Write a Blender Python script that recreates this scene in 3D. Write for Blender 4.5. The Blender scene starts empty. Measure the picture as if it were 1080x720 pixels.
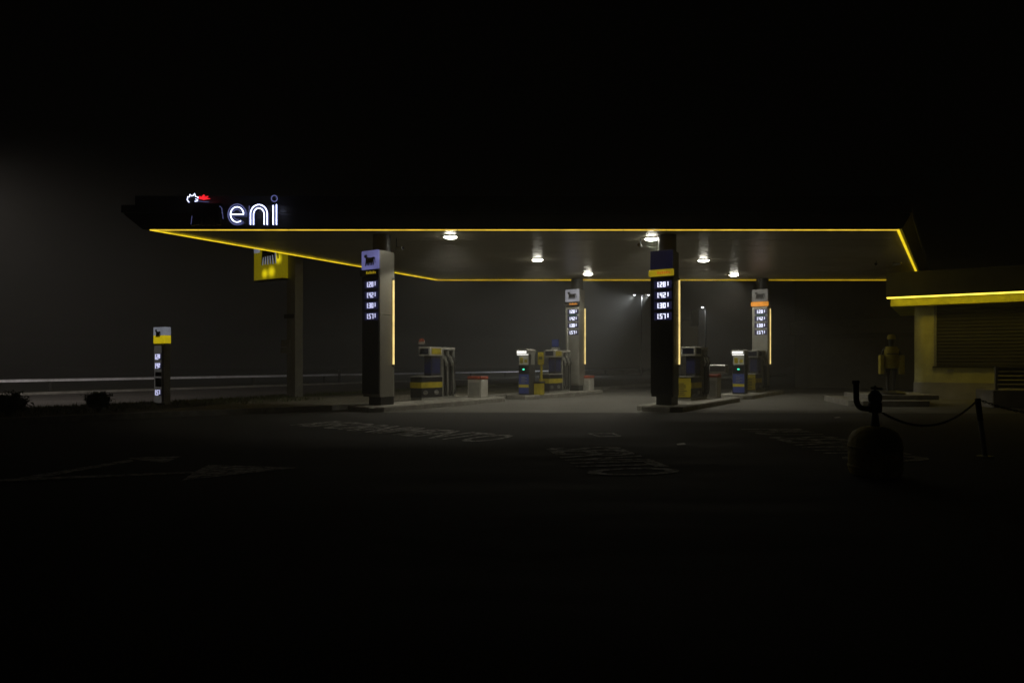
import bpy, math, random
from mathutils import Vector
random.seed(7)
R = math.radians
S = bpy.context.scene
COL = S.collection

# ------------------------------------------------------------------ camera
F, CX, HY, HC = 720.0, 540.0, 383.0, 1.25     # focal length and horizon in 1080x720 pixels, eye height in metres
cam_d = bpy.data.cameras.new('camera')
cam_d.lens = 24.0; cam_d.sensor_width = 36.0
cam_d.shift_y = (HY - 360.0) / 1080.0
cam_d.clip_end = 2000.0; cam_d.clip_start = 0.05
cam = bpy.data.objects.new('camera', cam_d); COL.objects.link(cam)
cam.location = (0, 0, HC); cam.rotation_euler = (R(90), 0, 0)
S.camera = cam
# ------------------------------------------------------------------ night sky
W = bpy.data.worlds.new('World'); S.world = W; W.use_nodes = True
nt = W.node_tree; nt.nodes.clear()
sky = nt.nodes.new('ShaderNodeTexSky'); sky.sky_type = 'NISHITA'; sky.sun_disc = False
sky.sun_elevation = R(-4); sky.sun_rotation = R(200); sky.dust_density = 6.0; sky.air_density = 1.0
bw = nt.nodes.new('ShaderNodeRGBToBW')
tint = nt.nodes.new('ShaderNodeMix'); tint.data_type = 'RGBA'; tint.blend_type = 'MULTIPLY'; tint.inputs[0].default_value = 1.0
tint.inputs[7].default_value = (1.0, 0.93, 0.78, 1)
bg = nt.nodes.new('ShaderNodeBackground'); bg.inputs['Strength'].default_value = 0.032
wo = nt.nodes.new('ShaderNodeOutputWorld')
nt.links.new(sky.outputs[0], bw.inputs[0]); nt.links.new(bw.outputs[0], tint.inputs[6])
nt.links.new(tint.outputs[2], bg.inputs['Color']); nt.links.new(bg.outputs[0], wo.inputs[0])
S.view_settings.view_transform = 'Standard'; S.view_settings.look = 'None'
S.view_settings.exposure = 0.0; S.view_settings.gamma = 1.0
S.render.engine = 'CYCLES'
S.cycles.use_denoising = True
S.cycles.max_bounces = 6; S.cycles.volume_bounces = 1; S.cycles.diffuse_bounces = 3; S.cycles.glossy_bounces = 3
S.cycles.sample_clamp_indirect = 2.0
LAMP_W, HAZE_D, STRIP_E = 145.0, 0.0062, 1.05

# ------------------------------------------------------------------ helpers
PHI = math.atan2(463.0, F)                      # the lanes, islands and kiosk are turned this much from the view
U = Vector((math.sin(PHI), math.cos(PHI), 0)); V = Vector((math.cos(PHI), -math.sin(PHI), 0))
def G(px, py, z=0.0):
    Y = (HC - z) * F / (py - HY); return Vector(((px - CX) * Y / F, Y, z))
def P(px, py, Y):
    return Vector(((px - CX) * Y / F, Y, HC - (py - HY) * Y / F))

class MB:
    def __init__(s): s.v = []; s.f = []; s.sm = []
    def ring(s, pts): b = len(s.v); s.v += [tuple(p) for p in pts]; return list(range(b, b + len(pts)))
    def face(s, idx, smooth=False): s.f.append(tuple(idx)); s.sm.append(smooth)
    def loft(s, rings, cap=True, smooth=False, closed=True):
        R_ = [s.ring(r) for r in rings]; n = len(R_[0])
        for a, b in zip(R_, R_[1:]):
            for i in range(n if closed else n - 1):
                j = (i + 1) % n; s.face((a[i], a[j], b[j], b[i]), smooth)
        if cap: s.face(R_[0][::-1]); s.face(R_[-1])
        return s
    def box(s, x0, x1, y0, y1, z0, z1):
        return s.loft([[(x0,y0,z0),(x1,y0,z0),(x1,y1,z0),(x0,y1,z0)], [(x0,y0,z1),(x1,y0,z1),(x1,y1,z1),(x0,y1,z1)]])
    def cbox(s, x0, x1, y0, y1, z0, z1, c=0.02):     # box with chamfered edges
        def rr(x0,x1,y0,y1,z): return [(x0+c,y0,z),(x1-c,y0,z),(x1,y0+c,z),(x1,y1-c,z),(x1-c,y1,z),(x0+c,y1,z),(x0,y1-c,z),(x0,y0+c,z)]
        return s.loft([rr(x0+c,x1-c,y0+c,y1-c,z0), rr(x0,x1,y0,y1,z0+c), rr(x0,x1,y0,y1,z1-c), rr(x0+c,x1-c,y0+c,y1-c,z1)])
    def poly(s, pts): s.face(s.ring(pts)); return s
    def xz(s, pts, y0, y1):                           # outline in the x,z plane, thick along y
        return s.loft([[(x, y0, z) for x, z in pts], [(x, y1, z) for x, z in pts]])
    def xy(s, pts, z0, z1): return s.loft([[(p[0], p[1], z0) for p in pts], [(p[0], p[1], z1) for p in pts]])
    def tube(s, pts, r, n=8, cap=True):
        pts = [Vector(p) for p in pts]; rs = r if isinstance(r, (list, tuple)) else [r] * len(pts)
        rings = []; t0 = None; a = None
        for i, p in enumerate(pts):
            t = (pts[min(i+1, len(pts)-1)] - pts[max(i-1, 0)]).normalized()
            if a is None:
                a = t.cross(Vector((0, 0, 1)) if abs(t.z) < .9 else Vector((1, 0, 0))).normalized()
            else: a = (a - t * a.dot(t)).normalized()
            b = t.cross(a)
            rings.append([p + (a * math.cos(k * 2 * math.pi / n) + b * math.sin(k * 2 * math.pi / n)) * rs[i] for k in range(n)])
        return s.loft(rings, cap, True)
    def lathe(s, prof, n=24, c=(0, 0, 0)):
        return s.loft([[(c[0] + r * math.cos(k * 2 * math.pi / n), c[1] + r * math.sin(k * 2 * math.pi / n), c[2] + z) for k in range(n)] for r, z in prof], True, True)
    def build(s, name, m, parent=None, loc=None, rz=0):
        me = bpy.data.meshes.new(name); me.from_pydata(s.v, [], s.f)
        me.polygons.foreach_set('use_smooth', s.sm); me.update()
        import bmesh
        bm = bmesh.new(); bm.from_mesh(me); bmesh.ops.recalc_face_normals(bm, faces=bm.faces)
        for e in bm.edges:
            if len(e.link_faces) == 2 and e.calc_face_angle(0) > 0.7: e.smooth = False
        bm.to_mesh(me); bm.free()
        me.materials.append(m)
        o = bpy.data.objects.new(name, me); COL.objects.link(o)
        if parent: o.parent = parent
        if loc is not None: o.location = loc
        o.rotation_euler.z = rz
        return o
def tag(o, label, cat, group=None):
    o['label'] = label; o['category'] = cat
    if group: o['group'] = group
    return o
def struct(o, label=None):
    o['kind'] = 'structure'
    if label: o['label'] = label
    return o
def thing(name, label, cat, loc=(0, 0, 0), rz=0, group=None):
    o = bpy.data.objects.new(name, None); COL.objects.link(o); o.empty_display_size = .2
    o.location = loc; o.rotation_euler.z = rz
    return tag(o, label, cat, group)
def copy_tree(o, parent=None):
    c = o.copy(); COL.objects.link(c)
    if parent: c.parent = parent
    for ch in list(o.children): copy_tree(ch, c)
    return c

def node_mat(name):
    m = bpy.data.materials.new(name); m.use_nodes = True
    n = m.node_tree; return m, n, n.nodes['Principled BSDF']
def M(name, col, rough=.55, metal=0.0, var=.18, scale=6.0, bump=.0, bscale=60.0, dirt=.25, spec=.5):
    """paint / metal / concrete: colour broken up by two noises, roughness varied, fine relief"""
    m, n, b = node_mat(name); L = n.links.new
    tc = n.nodes.new('ShaderNodeTexCoord')
    n1 = n.nodes.new('ShaderNodeTexNoise'); n1.inputs['Scale'].default_value = scale; n1.inputs['Detail'].default_value = 6
    n2 = n.nodes.new('ShaderNodeTexNoise'); n2.inputs['Scale'].default_value = scale * .23; n2.inputs['Detail'].default_value = 8; n2.inputs['Roughness'].default_value = .7
    L(tc.outputs['Object'], n1.inputs['Vector']); L(tc.outputs['Object'], n2.inputs['Vector'])
    r = n.nodes.new('ShaderNodeValToRGB'); e = r.color_ramp.elements
    e[0].position = .3; e[1].position = .7
    e[0].color = tuple(c * (1 - var) for c in col) + (1,); e[1].color = tuple(min(1, c * (1 + var)) for c in col) + (1,)
    L(n1.outputs['Fac'], r.inputs[0])
    mx = n.nodes.new('ShaderNodeMix'); mx.data_type = 'RGBA'; mx.blend_type = 'MULTIPLY'
    r2 = n.nodes.new('ShaderNodeValToRGB'); r2.color_ramp.elements[0].position = .35; r2.color_ramp.elements[1].position = .6
    r2.color_ramp.elements[0].color = (1 - dirt, 1 - dirt * 1.05, 1 - dirt * 1.15, 1); r2.color_ramp.elements[1].color = (1, 1, 1, 1)
    L(n2.outputs['Fac'], r2.inputs[0]); mx.inputs[0].default_value = 1
    L(r.outputs[0], mx.inputs[6]); L(r2.outputs[0], mx.inputs[7]); L(mx.outputs[2], b.inputs['Base Color'])
    mr = n.nodes.new('ShaderNodeMapRange'); mr.inputs[3].default_value = max(.03, rough * .8); mr.inputs[4].default_value = min(1, rough * 1.25)
    L(n2.outputs['Fac'], mr.inputs[0]); L(mr.outputs[0], b.inputs['Roughness'])
    b.inputs['Metallic'].default_value = metal; b.inputs['Specular IOR Level'].default_value = spec
    if bump:
        n3 = n.nodes.new('ShaderNodeTexNoise'); n3.inputs['Scale'].default_value = bscale; n3.inputs['Detail'].default_value = 5
        L(tc.outputs['Object'], n3.inputs['Vector'])
        bp = n.nodes.new('ShaderNodeBump'); bp.inputs['Strength'].default_value = bump; bp.inputs['Distance'].default_value = .02
        L(n3.outputs['Fac'], bp.inputs['Height']); L(bp.outputs[0], b.inputs['Normal'])
    return m
def E(name, col, strength, base=(.02, .02, .02)):
    m, n, b = node_mat(name)
    tc = n.nodes.new('ShaderNodeTexCoord'); n1 = n.nodes.new('ShaderNodeTexNoise'); n1.inputs['Scale'].default_value = 3.0
    n.links.new(tc.outputs['Object'], n1.inputs['Vector'])
    mr = n.nodes.new('ShaderNodeMapRange'); mr.inputs[1].default_value = .3; mr.inputs[2].default_value = .7
    mr.inputs[3].default_value = strength * .8; mr.inputs[4].default_value = strength * 1.2
    n.links.new(n1.outputs['Fac'], mr.inputs[0]); n.links.new(mr.outputs[0], b.inputs['Emission Strength'])
    b.inputs['Base Color'].default_value = base + (1,); b.inputs['Emission Color'].default_value = col + (1,); b.inputs['Roughness'].default_value = .4
    return m

# ------------------------------------------------------------------ materials
def asphalt(name, lo, hi, scale=1.0):
    m, n, b = node_mat(name); L = n.links.new
    tc = n.nodes.new('ShaderNodeTexCoord')
    fine = n.nodes.new('ShaderNodeTexNoise'); fine.inputs['Scale'].default_value = 55 * scale; fine.inputs['Detail'].default_value = 6
    big = n.nodes.new('ShaderNodeTexNoise'); big.inputs['Scale'].default_value = .35; big.inputs['Detail'].default_value = 7; big.inputs['Roughness'].default_value = .65
    sep = n.nodes.new('ShaderNodeMapping'); sep.inputs['Scale'].default_value = (.25, 1.6, 1); sep.inputs['Rotation'].default_value = (0, 0, R(20))
    wear = n.nodes.new('ShaderNodeTexNoise'); wear.inputs['Scale'].default_value = .9; wear.inputs['Detail'].default_value = 5
    for q in (fine, big): L(tc.outputs['Object'], q.inputs['Vector'])
    L(tc.outputs['Object'], sep.inputs['Vector']); L(sep.outputs[0], wear.inputs['Vector'])
    a = n.nodes.new('ShaderNodeMath'); a.operation = 'ADD'; L(fine.outputs['Fac'], a.inputs[0]); L(big.outputs['Fac'], a.inputs[1])
    a2 = n.nodes.new('ShaderNodeMath'); a2.operation = 'ADD'; L(a.outputs[0], a2.inputs[0]); L(wear.outputs['Fac'], a2.inputs[1])
    a3 = n.nodes.new('ShaderNodeMath'); a3.operation = 'DIVIDE'; L(a2.outputs[0], a3.inputs[0]); a3.inputs[1].default_value = 3
    r = n.nodes.new('ShaderNodeValToRGB'); r.color_ramp.elements[0].position = .36; r.color_ramp.elements[1].position = .64
    r.color_ramp.elements[0].color = lo + (1,); r.color_ramp.elements[1].color = hi + (1,)
    L(a3.outputs[0], r.inputs[0]); L(r.outputs[0], b.inputs['Base Color'])
    mr = n.nodes.new('ShaderNodeMapRange'); mr.inputs[1].default_value = .3; mr.inputs[2].default_value = .7; mr.inputs[3].default_value = .8; mr.inputs[4].default_value = 1.0; b.inputs['Specular IOR Level'].default_value = .25
    L(wear.outputs['Fac'], mr.inputs[0]); L(mr.outputs[0], b.inputs['Roughness'])
    bp = n.nodes.new('ShaderNodeBump'); bp.inputs['Strength'].default_value = .5; bp.inputs['Distance'].default_value = .01
    L(fine.outputs['Fac'], bp.inputs['Height']); L(bp.outputs[0], b.inputs['Normal'])
    return m
m_asph = asphalt('dark_asphalt', (.020, .020, .018), (.058, .056, .051))
m_road = asphalt('road_asphalt', (.06, .056, .052), (.12, .11, .10))
m_conc = asphalt('forecourt_concrete', (.07, .068, .06), (.17, .165, .15), .7)
m_kerb = M('kerb_concrete', (.28, .27, .24), .85, bump=.4, var=.25)
m_soil = M('verge_soil', (.07, .065, .035), .95, bump=.5, var=.35, scale=3)
m_field = M('far_ground', (.045, .045, .03), .95, var=.4, scale=.3)
def m_pavers():
    m, n, b = node_mat('brick_paving'); L = n.links.new
    tc = n.nodes.new('ShaderNodeTexCoord'); mp = n.nodes.new('ShaderNodeMapping'); mp.inputs['Rotation'].default_value = (0, 0, R(37))
    br = n.nodes.new('ShaderNodeTexBrick'); br.inputs['Scale'].default_value = 1
    br.inputs['Brick Width'].default_value = .24; br.inputs['Row Height'].default_value = .12; br.inputs['Mortar Size'].default_value = .012
    br.inputs['Color1'].default_value = (.27, .25, .19, 1); br.inputs['Color2'].default_value = (.18, .165, .13, 1); br.inputs['Mortar'].default_value = (.04, .04, .035, 1)
    L(tc.outputs['Object'], mp.inputs[0]); L(mp.outputs[0], br.inputs['Vector']); L(br.outputs[0], b.inputs['Base Color'])
    bp = n.nodes.new('ShaderNodeBump'); bp.inputs['Strength'].default_value = .6; bp.inputs['Distance'].default_value = .01; bp.invert = True
    L(br.outputs['Fac'], bp.inputs['Height']); L(bp.outputs[0], b.inputs['Normal']); b.inputs['Roughness'].default_value = .85
    return m
m_pave = m_pavers()
def m_paint():
    m, n, b = node_mat('worn_road_paint'); L = n.links.new
    tc = n.nodes.new('ShaderNodeTexCoord'); a = n.nodes.new('ShaderNodeTexNoise'); a.inputs['Scale'].default_value = 9; a.inputs['Detail'].default_value = 9; a.inputs['Roughness'].default_value = .75
    L(tc.outputs['Object'], a.inputs['Vector'])
    r = n.nodes.new('ShaderNodeValToRGB'); r.color_ramp.elements[0].position = .42; r.color_ramp.elements[1].position = .62
    r.color_ramp.elements[0].color = (.06, .06, .055, 1); r.color_ramp.elements[1].color = (.72, .70, .65, 1)
    L(a.outputs['Fac'], r.inputs[0]); L(r.outputs[0], b.inputs['Base Color']); b.inputs['Roughness'].default_value = .8
    return m
m_wpaint = m_paint()
m_soffit = M('soffit_panel_metal', (.44, .41, .32), .36, metal=.0, var=.03, scale=1.5, dirt=.06)
m_fascia = M('fascia_dark_metal', (.05, .048, .042), .42, var=.2, scale=2, dirt=.3)
m_roof = M('roof_sheet', (.03, .03, .03), .7)
m_black = M('black_panel', (.012, .012, .014), .3, var=.2, dirt=.2)
m_dark = M('dark_metal', (.035, .035, .033), .45, var=.2)
m_clad = M('pillar_cladding', (.30, .29, .25), .38, metal=.35, var=.08, scale=2)
m_steel = M('galvanised_steel', (.42, .42, .40), .4, metal=.7, var=.15, scale=12)
m_lgrey = M('light_grey_paint', (.30, .30, .27), .5, var=.1)
m_white = M('white_paint', (.50, .49, .45), .5, var=.06)
m_yellow = M('yellow_paint', (.46, .38, .015), .45, var=.1)
m_blue = M('blue_paint', (.018, .024, .11), .4, var=.12)
m_red = M('red_plastic', (.38, .075, .035), .5, var=.15)
m_rubber = M('black_rubber', (.012, .012, .012), .6, var=.2)
m_trail = M('pale_headlight_trail', (.86, .87, .93), .4, metal=.0, var=.08)  # near-white paint stands in for the brightness of a headlight trail
m_kwall = M('kiosk_yellow_render', (.68, .67, .30), .8, bump=.3, var=.12, scale=3)
m_kbase = M('kiosk_grey_plinth', (.42, .41, .38), .8, bump=.3, var=.12, scale=3)
m_kfasc = M('kiosk_fascia', (.22, .21, .08), .45, var=.15, scale=2)
m_shut = M('shutter_metal', (.045, .046, .048), .75, metal=.0, var=.1, spec=.2)
m_glass = M('dark_glass', (.01, .012, .03), .08, var=.1, dirt=.1)
m_rust = M('rusty_yellow_paint', (.62, .52, .09), .6, bump=.6, bscale=22, var=.35, scale=7, dirt=.5)
m_wall = M('garage_wall', (.10, .095, .075), .85, bump=.3, var=.15, scale=2)
m_wall2 = M('garage_sign_band', (.13, .12, .09), .6, var=.12)
m_leaf = M('shrub_leaf', (.05, .08, .03), .6, var=.5, scale=9)
m_bark = M('bark', (.06, .045, .03), .9, bump=.6)
m_grass = M('grass', (.09, .11, .03), .7, var=.45, scale=5)
m_figbody = M('statue_dark_clothes', (.05, .05, .04), .6, var=.2)
m_figy = M('statue_yellow_cloth', (.50, .42, .04), .65, var=.15)
m_wood = M('weathered_slat', (.17, .15, .08), .7, bump=.4, var=.3, scale=14)
e_strip = E('led_strip', (1.0, .66, .05), STRIP_E)
e_stripy = E('led_strip_yellow', (1.0, .72, .02), STRIP_E)
e_rstrip = E('rear_led_strip', (1.0, .66, .02), .55)
e_kstrip = E('kiosk_led_strip', (1.0, .74, .07), 2.8)
e_vstrip = E('pillar_led_strip', (1.0, .74, .26), 1.25)
e_lamp = E('lamp_lens', (1.0, .96, .82), 52.0)
e_far = E('far_lamp_lens', (.95, .97, 1.0), 4.0)
e_neon = E('neon_white', (.60, .66, 1.0), 5.0)
e_lbody = E('letter_body', (.13, .16, .50), .16)
e_neond = E('neon_blue_dim', (.22, .24, .62), .45)
e_red = E('neon_red', (1.0, .02, .03), 1.1)
e_digit = E('price_digit', (.80, .82, 1.0), 1.7)
e_digits = E('price_digit_soft', (.66, .67, 1.0), 1.1)
e_lav = E('header_lit_lavender', (.36, .36, .88), .32)
e_navy = E('header_navy', (.06, .06, .22), .05, (.02, .02, .06))
e_win = E('price_window', (.10, .10, .34), .09, (.01, .01, .03))
e_grey = E('header_lit_grey', (.72, .72, .80), .33)
e_greyd = E('header_grey_dim', (.7, .66, .58), .10, (.2, .2, .19))
e_or = E('band_orange', (1.0, .36, .03), .75)
e_yo = E('band_yellow', (.85, .62, .02), .30, (.3, .22, .02))
e_orb = E('band_orange_text', (1.0, .25, .02), .45)
e_green = E('green_led', (.05, .9, .45), 2.2)
e_greend = E('green_band', (.03, .30, .22), .12)
e_screen = E('terminal_screen', (.75, .72, .5), .12, (.1, .1, .08))
e_tlamp = E('terminal_lamp', (1.0, .98, .92), 1.3)
e_tblue = E('terminal_blue_panel', (.10, .14, .45), .04, (.03, .045, .18))
e_tyel = E('terminal_yellow_stripe', (.8, .65, .03), .05, (.4, .33, .03))
e_tface = E('totem_face', (.5, .48, .44), .07, (.25, .25, .23))
e_sgny = E('totem_yellow', (.80, .62, .01), .55)
e_sgnw = E('totem_white', (.62, .66, .78), .22)
def m_lightbox():
    m, n, b = node_mat('lightbox_yellow'); L = n.links.new          # yellow lit face, hot spots of bulbs behind it painted into the emission
    tc = n.nodes.new('ShaderNodeTexCoord'); acc = None
    for (x, z, s) in ((-.30, .20, .24), (.06, .24, .28), (.42, .66, .26)):
        d = n.nodes.new('ShaderNodeVectorMath'); d.operation = 'DISTANCE'; d.inputs[1].default_value = (x, -.1, z)
        L(tc.outputs['Object'], d.inputs[0])
        mr = n.nodes.new('ShaderNodeMapRange'); mr.inputs[1].default_value = 0; mr.inputs[2].default_value = s; mr.inputs[3].default_value = .75; mr.inputs[4].default_value = 0
        mr.interpolation_type = 'SMOOTHSTEP'; L(d.outputs['Value'], mr.inputs[0])
        if acc is None: acc = mr.outputs[0]
        else:
            a = n.nodes.new('ShaderNodeMath'); a.operation = 'ADD'; L(acc, a.inputs[0]); L(mr.outputs[0], a.inputs[1]); acc = a.outputs[0]
    a = n.nodes.new('ShaderNodeMath'); a.operation = 'ADD'; a.inputs[1].default_value = .125; L(acc, a.inputs[0])
    L(a.outputs[0], b.inputs['Emission Strength']); b.inputs['Emission Color'].default_value = (1, .80, .01, 1)
    b.inputs['Base Color'].default_value = (.3, .25, .01, 1); return m
m_box = m_lightbox()

# ------------------------------------------------------------------ ground, road, verge
FAR = 250.0
struct(MB().poly([(-FAR, -30, 0), (FAR, -30, 0), (FAR, FAR, 0), (-FAR, FAR, 0)]).build('ground', m_asph))
near0 = G(180, 427); far0 = G(160, 412)
wroad = (far0 - near0).dot(V)                     # negative: the road lies to the left
def strip(name, base, off0, off1, s0, s1, z, m):
    a, b = base + V * off0, base + V * off1
    return struct(MB().poly([(a + U * s0)[:2] + (z,), (a + U * s1)[:2] + (z,), (b + U * s1)[:2] + (z,), (b + U * s0)[:2] + (z,)]).build(name, m))
strip('road', near0, 0, wroad, -30, 200, .004, m_road)
strip('far_verge', near0, wroad, wroad - 4, -30, 200, .008, m_soil)
strip('field', near0, wroad - 4, wroad - 150, -30, 200, .012, m_field)
kb = MB()                                          # low kerb stones along the far road edge
a = near0 + V * wroad
p0, p1 = a + V * -.15, a
kb.loft([[tuple(p0 + U * -20), tuple(p1 + U * -20), tuple((p1 + U * -20) + Vector((0, 0, .10))), tuple((p0 + U * -20) + Vector((0, 0, .10)))],
         [tuple(p0 + U * 120), tuple(p1 + U * 120), tuple((p1 + U * 120) + Vector((0, 0, .10))), tuple((p0 + U * 120) + Vector((0, 0, .10)))]])
struct(kb.build('far_kerb', m_kerb))
# raised verge between the forecourt and the road
K0 = Vector((-10.5, 14.0, 0)); kd = Vector((.80, .60, 0)).normalized(); K1 = Vector((-4.9, 18.2, 0))
Kl = K0 - kd * 9
def onroad(s): return near0 + U * s
ZV = .11
vp = [Kl, K1, K1 + U * 60, onroad(70) + V * .02, onroad(-16)]
struct(MB().xy(vp, -.02, ZV).build('verge', m_soil))
kn = Vector((kd.y, -kd.x, 0))
def kerb_run(name, a, b, nrm, w=.14, h=.135, m=None):
    o = MB().xy([a, b, b + nrm * w, a + nrm * w], -.02, h).build(name, m or m_kerb); return struct(o)
kerb_run('kerb', Kl, K1, kn)
kerb_run('kerb', K1 + kn * .0, K1 + U * 50, V)
pq = [K0 + kd * 2.0, K1 - kd * .05, K1 + U * 8, K1 + U * 8 - V * 1.5, onroad(3.5) + V * 1.15]
pq = [(p.x, p.y, ZV + .004) for p in pq]
struct(MB().poly(pq).build('paved_path', m_pave))
# concrete pad under the canopy
pad = [(-4.1, 17.35), (13.4, 17.0), (19, 30), (19, 33), (4, 33)]
struct(MB().poly([(x, y, .004) for x, y in pad]).build('forecourt', m_conc))
# grass on the verge
g = MB()
for i in range(9000):
    s = random.uniform(-6, 26); t = random.random() ** 1.6
    w = 1.05 if s > 3.5 else 3.2
    p = onroad(s) + V * (t * w)
    if (p - K0).dot(kn) > -.05 and s < 9: continue
    h = random.uniform(.03, .11) * (1.6 if random.random() < .08 else 1); aa = random.uniform(0, 6.28); b = .012
    lx, ly = random.uniform(-.05, .05), random.uniform(-.05, .05)
    g.face(g.ring([(p.x - b * math.cos(aa), p.y - b * math.sin(aa), ZV), (p.x + b * math.cos(aa), p.y + b * math.sin(aa), ZV), (p.x + lx, p.y + ly, ZV + h)]))
gr = g.build('grass', m_grass); gr['kind'] = 'stuff'; gr['label'] = 'short grass along the road side of the verge'

# road markings: words run across the lanes, read by drivers coming from the left
def painted(word, o, read, up, label):
    cu = bpy.data.curves.new('tmp', 'FONT'); cu.body = word; cu.size = 1; cu.resolution_u = 3; cu.offset = .012
    ob = bpy.data.objects.new('tmp', cu); COL.objects.link(ob)
    me = bpy.data.meshes.new_from_object(ob.evaluated_get(bpy.context.evaluated_depsgraph_get()))
    bpy.data.objects.remove(ob)
    xs = [v.co.x for v in me.vertices]; ys = [v.co.y for v in me.vertices]
    x0, x1, y0, y1 = min(xs), max(xs), min(ys), max(ys)
    o, read, up = Vector(o), Vector(read), Vector(up)
    for v in me.vertices:
        q = o + read * ((v.co.x - x0) / (x1 - x0)) + up * ((v.co.y - y0) / (y1 - y0)); v.co = (q.x, q.y, .008)
    me.materials.clear(); me.materials.append(m_wpaint); me.name = 'road_lettering'
    r = bpy.data.objects.new('road_lettering', me); COL.objects.link(r)
    return tag(r, label, 'road marking', 'white markings on the asphalt')
painted('RIFORNIMENTO', (-4.50, 13.75), (3.95, -3.05), (.72, 1.02), 'long worn word painted on asphalt before the left pump island')
painted('SERVITO', (.46, 10.0), (.42, -2.5), (1.12, .22), 'worn word painted on dark asphalt in the middle foreground')
painted('PIU SERVITO', (4.30, 12.9), (.0, -4.3), (1.18, .10), 'worn word painted on asphalt running behind the gas tank')
def marking(pts, label, name='road_marking'):
    return tag(MB().poly([(p.x, p.y, .008) for p in pts]).build(name, m_wpaint), label, 'road marking', 'white markings on the asphalt')
ar = MB()
ar.poly([(*G(315, 493.5)[:2], .008), (*G(220, 490.5)[:2], .008), (*G(205, 498)[:2], .008), (*G(192, 507)[:2], .008)])
a0, a1, a2, a3 = G(-60, 508), G(204, 497.6), G(204, 499.4), G(-60, 511)
ar.poly([(*p[:2], .008) for p in (a0, a1, a2, a3)])
tag(ar.build('painted_arrow', m_wpaint), 'straight painted arrow pointing right at the left foreground', 'road marking', 'white markings on the asphalt')
ar = MB()
ar.poly([(*p[:2], .0085) for p in (G(20, 504.2), G(138, 484.8), G(142, 486.6), G(28, 506.8))])
ar.poly([(*p[:2], .0085) for p in (G(192, 481.5), G(134, 483.2), G(146, 485.6), G(174, 488.2))])
tag(ar.build('painted_arrow', m_wpaint), 'angled painted arrow branching off behind the straight one', 'road marking', 'white markings on the asphalt')
fr = MB()
q = [G(619, 457.3), G(647, 457), G(656, 460.3), G(632, 460.8)]
c = sum(q, Vector()) / 4
for i in range(4):
    j = (i + 1) % 4
    fr.poly([(*p[:2], .008) for p in (q[i], q[j], c + (q[j] - c) * .78, c + (q[i] - c) * .78)])
tag(fr.build('road_marking', m_wpaint), 'small painted outline box on asphalt above the middle word', 'road marking', 'white markings on the asphalt')
for px, py, lb in ((718, 469.5, 'tiny white paper scrap lying on asphalt right of the middle word'), (883, 441, 'tiny white paper scrap on the ground left of the gas tank pipe')):
    p = G(px, py); o = MB().poly([(-.06, -.05, 0), (.07, -.04, .01), (.06, .05, .025), (-.05, .06, .005)]).build('paper_scrap', m_white, None, (p.x, p.y, .012)); tag(o, lb, 'litter')

# ------------------------------------------------------------------ canopy
ZS = 4.66
YF = (ZS - HC) * F / 142.0; YB = (ZS - HC) * F / 88.0
CA = Vector(((152 - CX) * YF / F, YF, 0)); CB = Vector(((950 - CX) * YF / F, YF, 0))
AD = Vector(((460 - CX) * YB / F, YB, 0)) - CA
CD = CA + AD; CC = Vector((16.75, YB, 0))
def offset(d):
    pts = [CA, CB, CC, CD]; out = []
    for i in range(4):
        p, a, b = pts[i], pts[i - 1], pts[(i + 1) % 4]
        e1, e2 = (p - a).normalized(), (b - p).normalized()
        n1, n2 = Vector((e1.y, -e1.x, 0)), Vector((e2.y, -e2.x, 0))
        bis = (n1 + n2).normalized(); out.append(p + bis * (d / bis.dot(n1)))
    return out
def oring(d, z): return [(p.x, p.y, ZS + z) for p in offset(d)]
can = thing('fuel_canopy', 'wide flat dark filling station canopy edged with glowing yellow light strips', 'canopy', (0, 0, 0))
def band(name, prof):
    b = MB(); b.loft([oring(d, z) for d, z in prof], cap=False); return b.build(name, m_fascia, can)
band('fascia_lower', [(0, 0), (.02, -.02), (.22, .31), (.22, .34)])
band('fascia_lip', [(.22, .343), (.25, .345), (.25, .54), (.10, .56)])
band('parapet', [(.10, .563), (.10, .80), (.04, .82), (-.10, .82)])
MB().loft([oring(-.04, .12), oring(-.04, .74)]).build('roof_deck', m_roof, can)
NPL = 20; BC = CC - CB                             # soffit boards run across the canopy, tapering a little with its outline
for i in range(NPL):
    f0, f1 = i / NPL + .0006, (i + 1) / NPL - .0006
    e = Vector((.03, 0, 0)); q = [CA + AD * f0 + e, CB + BC * f0 - e, CB + BC * f1 - e, CA + AD * f1 + e]
    z = ZS + .004 + (.0 if i % 2 else .0015)
    MB().loft([[(p.x, p.y, z) for p in q], [(p.x, p.y, z + .03) for p in q]]).build('soffit_plank', m_soffit, can)
def lstrip(a, b, cuts, mat, parent, z0, h=.015, w=.07, name='light_strip'):
    d = (b - a); L_ = d.length; d.normalize(); nrm = Vector((d.y, -d.x, 0))
    cs = [0] + cuts + [1]
    for s, e in zip(cs, cs[1:]):
        p, q = a + d * (L_ * s + .012), a + d * (L_ * e - .012)
        r_ = [p - nrm * w / 2, q - nrm * w / 2, q + nrm * w / 2, p + nrm * w / 2]
        MB().loft([[(x.x, x.y, z0) for x in r_], [(x.x, x.y, z0 + h) for x in r_]]).build(name, mat, parent)
io = offset(-.065)
fcut = [(x - 152) / 798.0 for x in (300, 480, 657, 703, 810, 837)]
lstrip(io[0], io[1], fcut, e_strip, can, ZS - .034)
lstrip(io[3], io[0], [.3, .62], e_stripy, can, ZS - .034, .022, .06)
lstrip(io[1], io[2], [.5], e_stripy, can, ZS - .034, .03, .055)
lstrip(io[3], io[2], [.22, .36, .55, .7], e_rstrip, can, ZS - .040, .028, .06)

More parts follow.
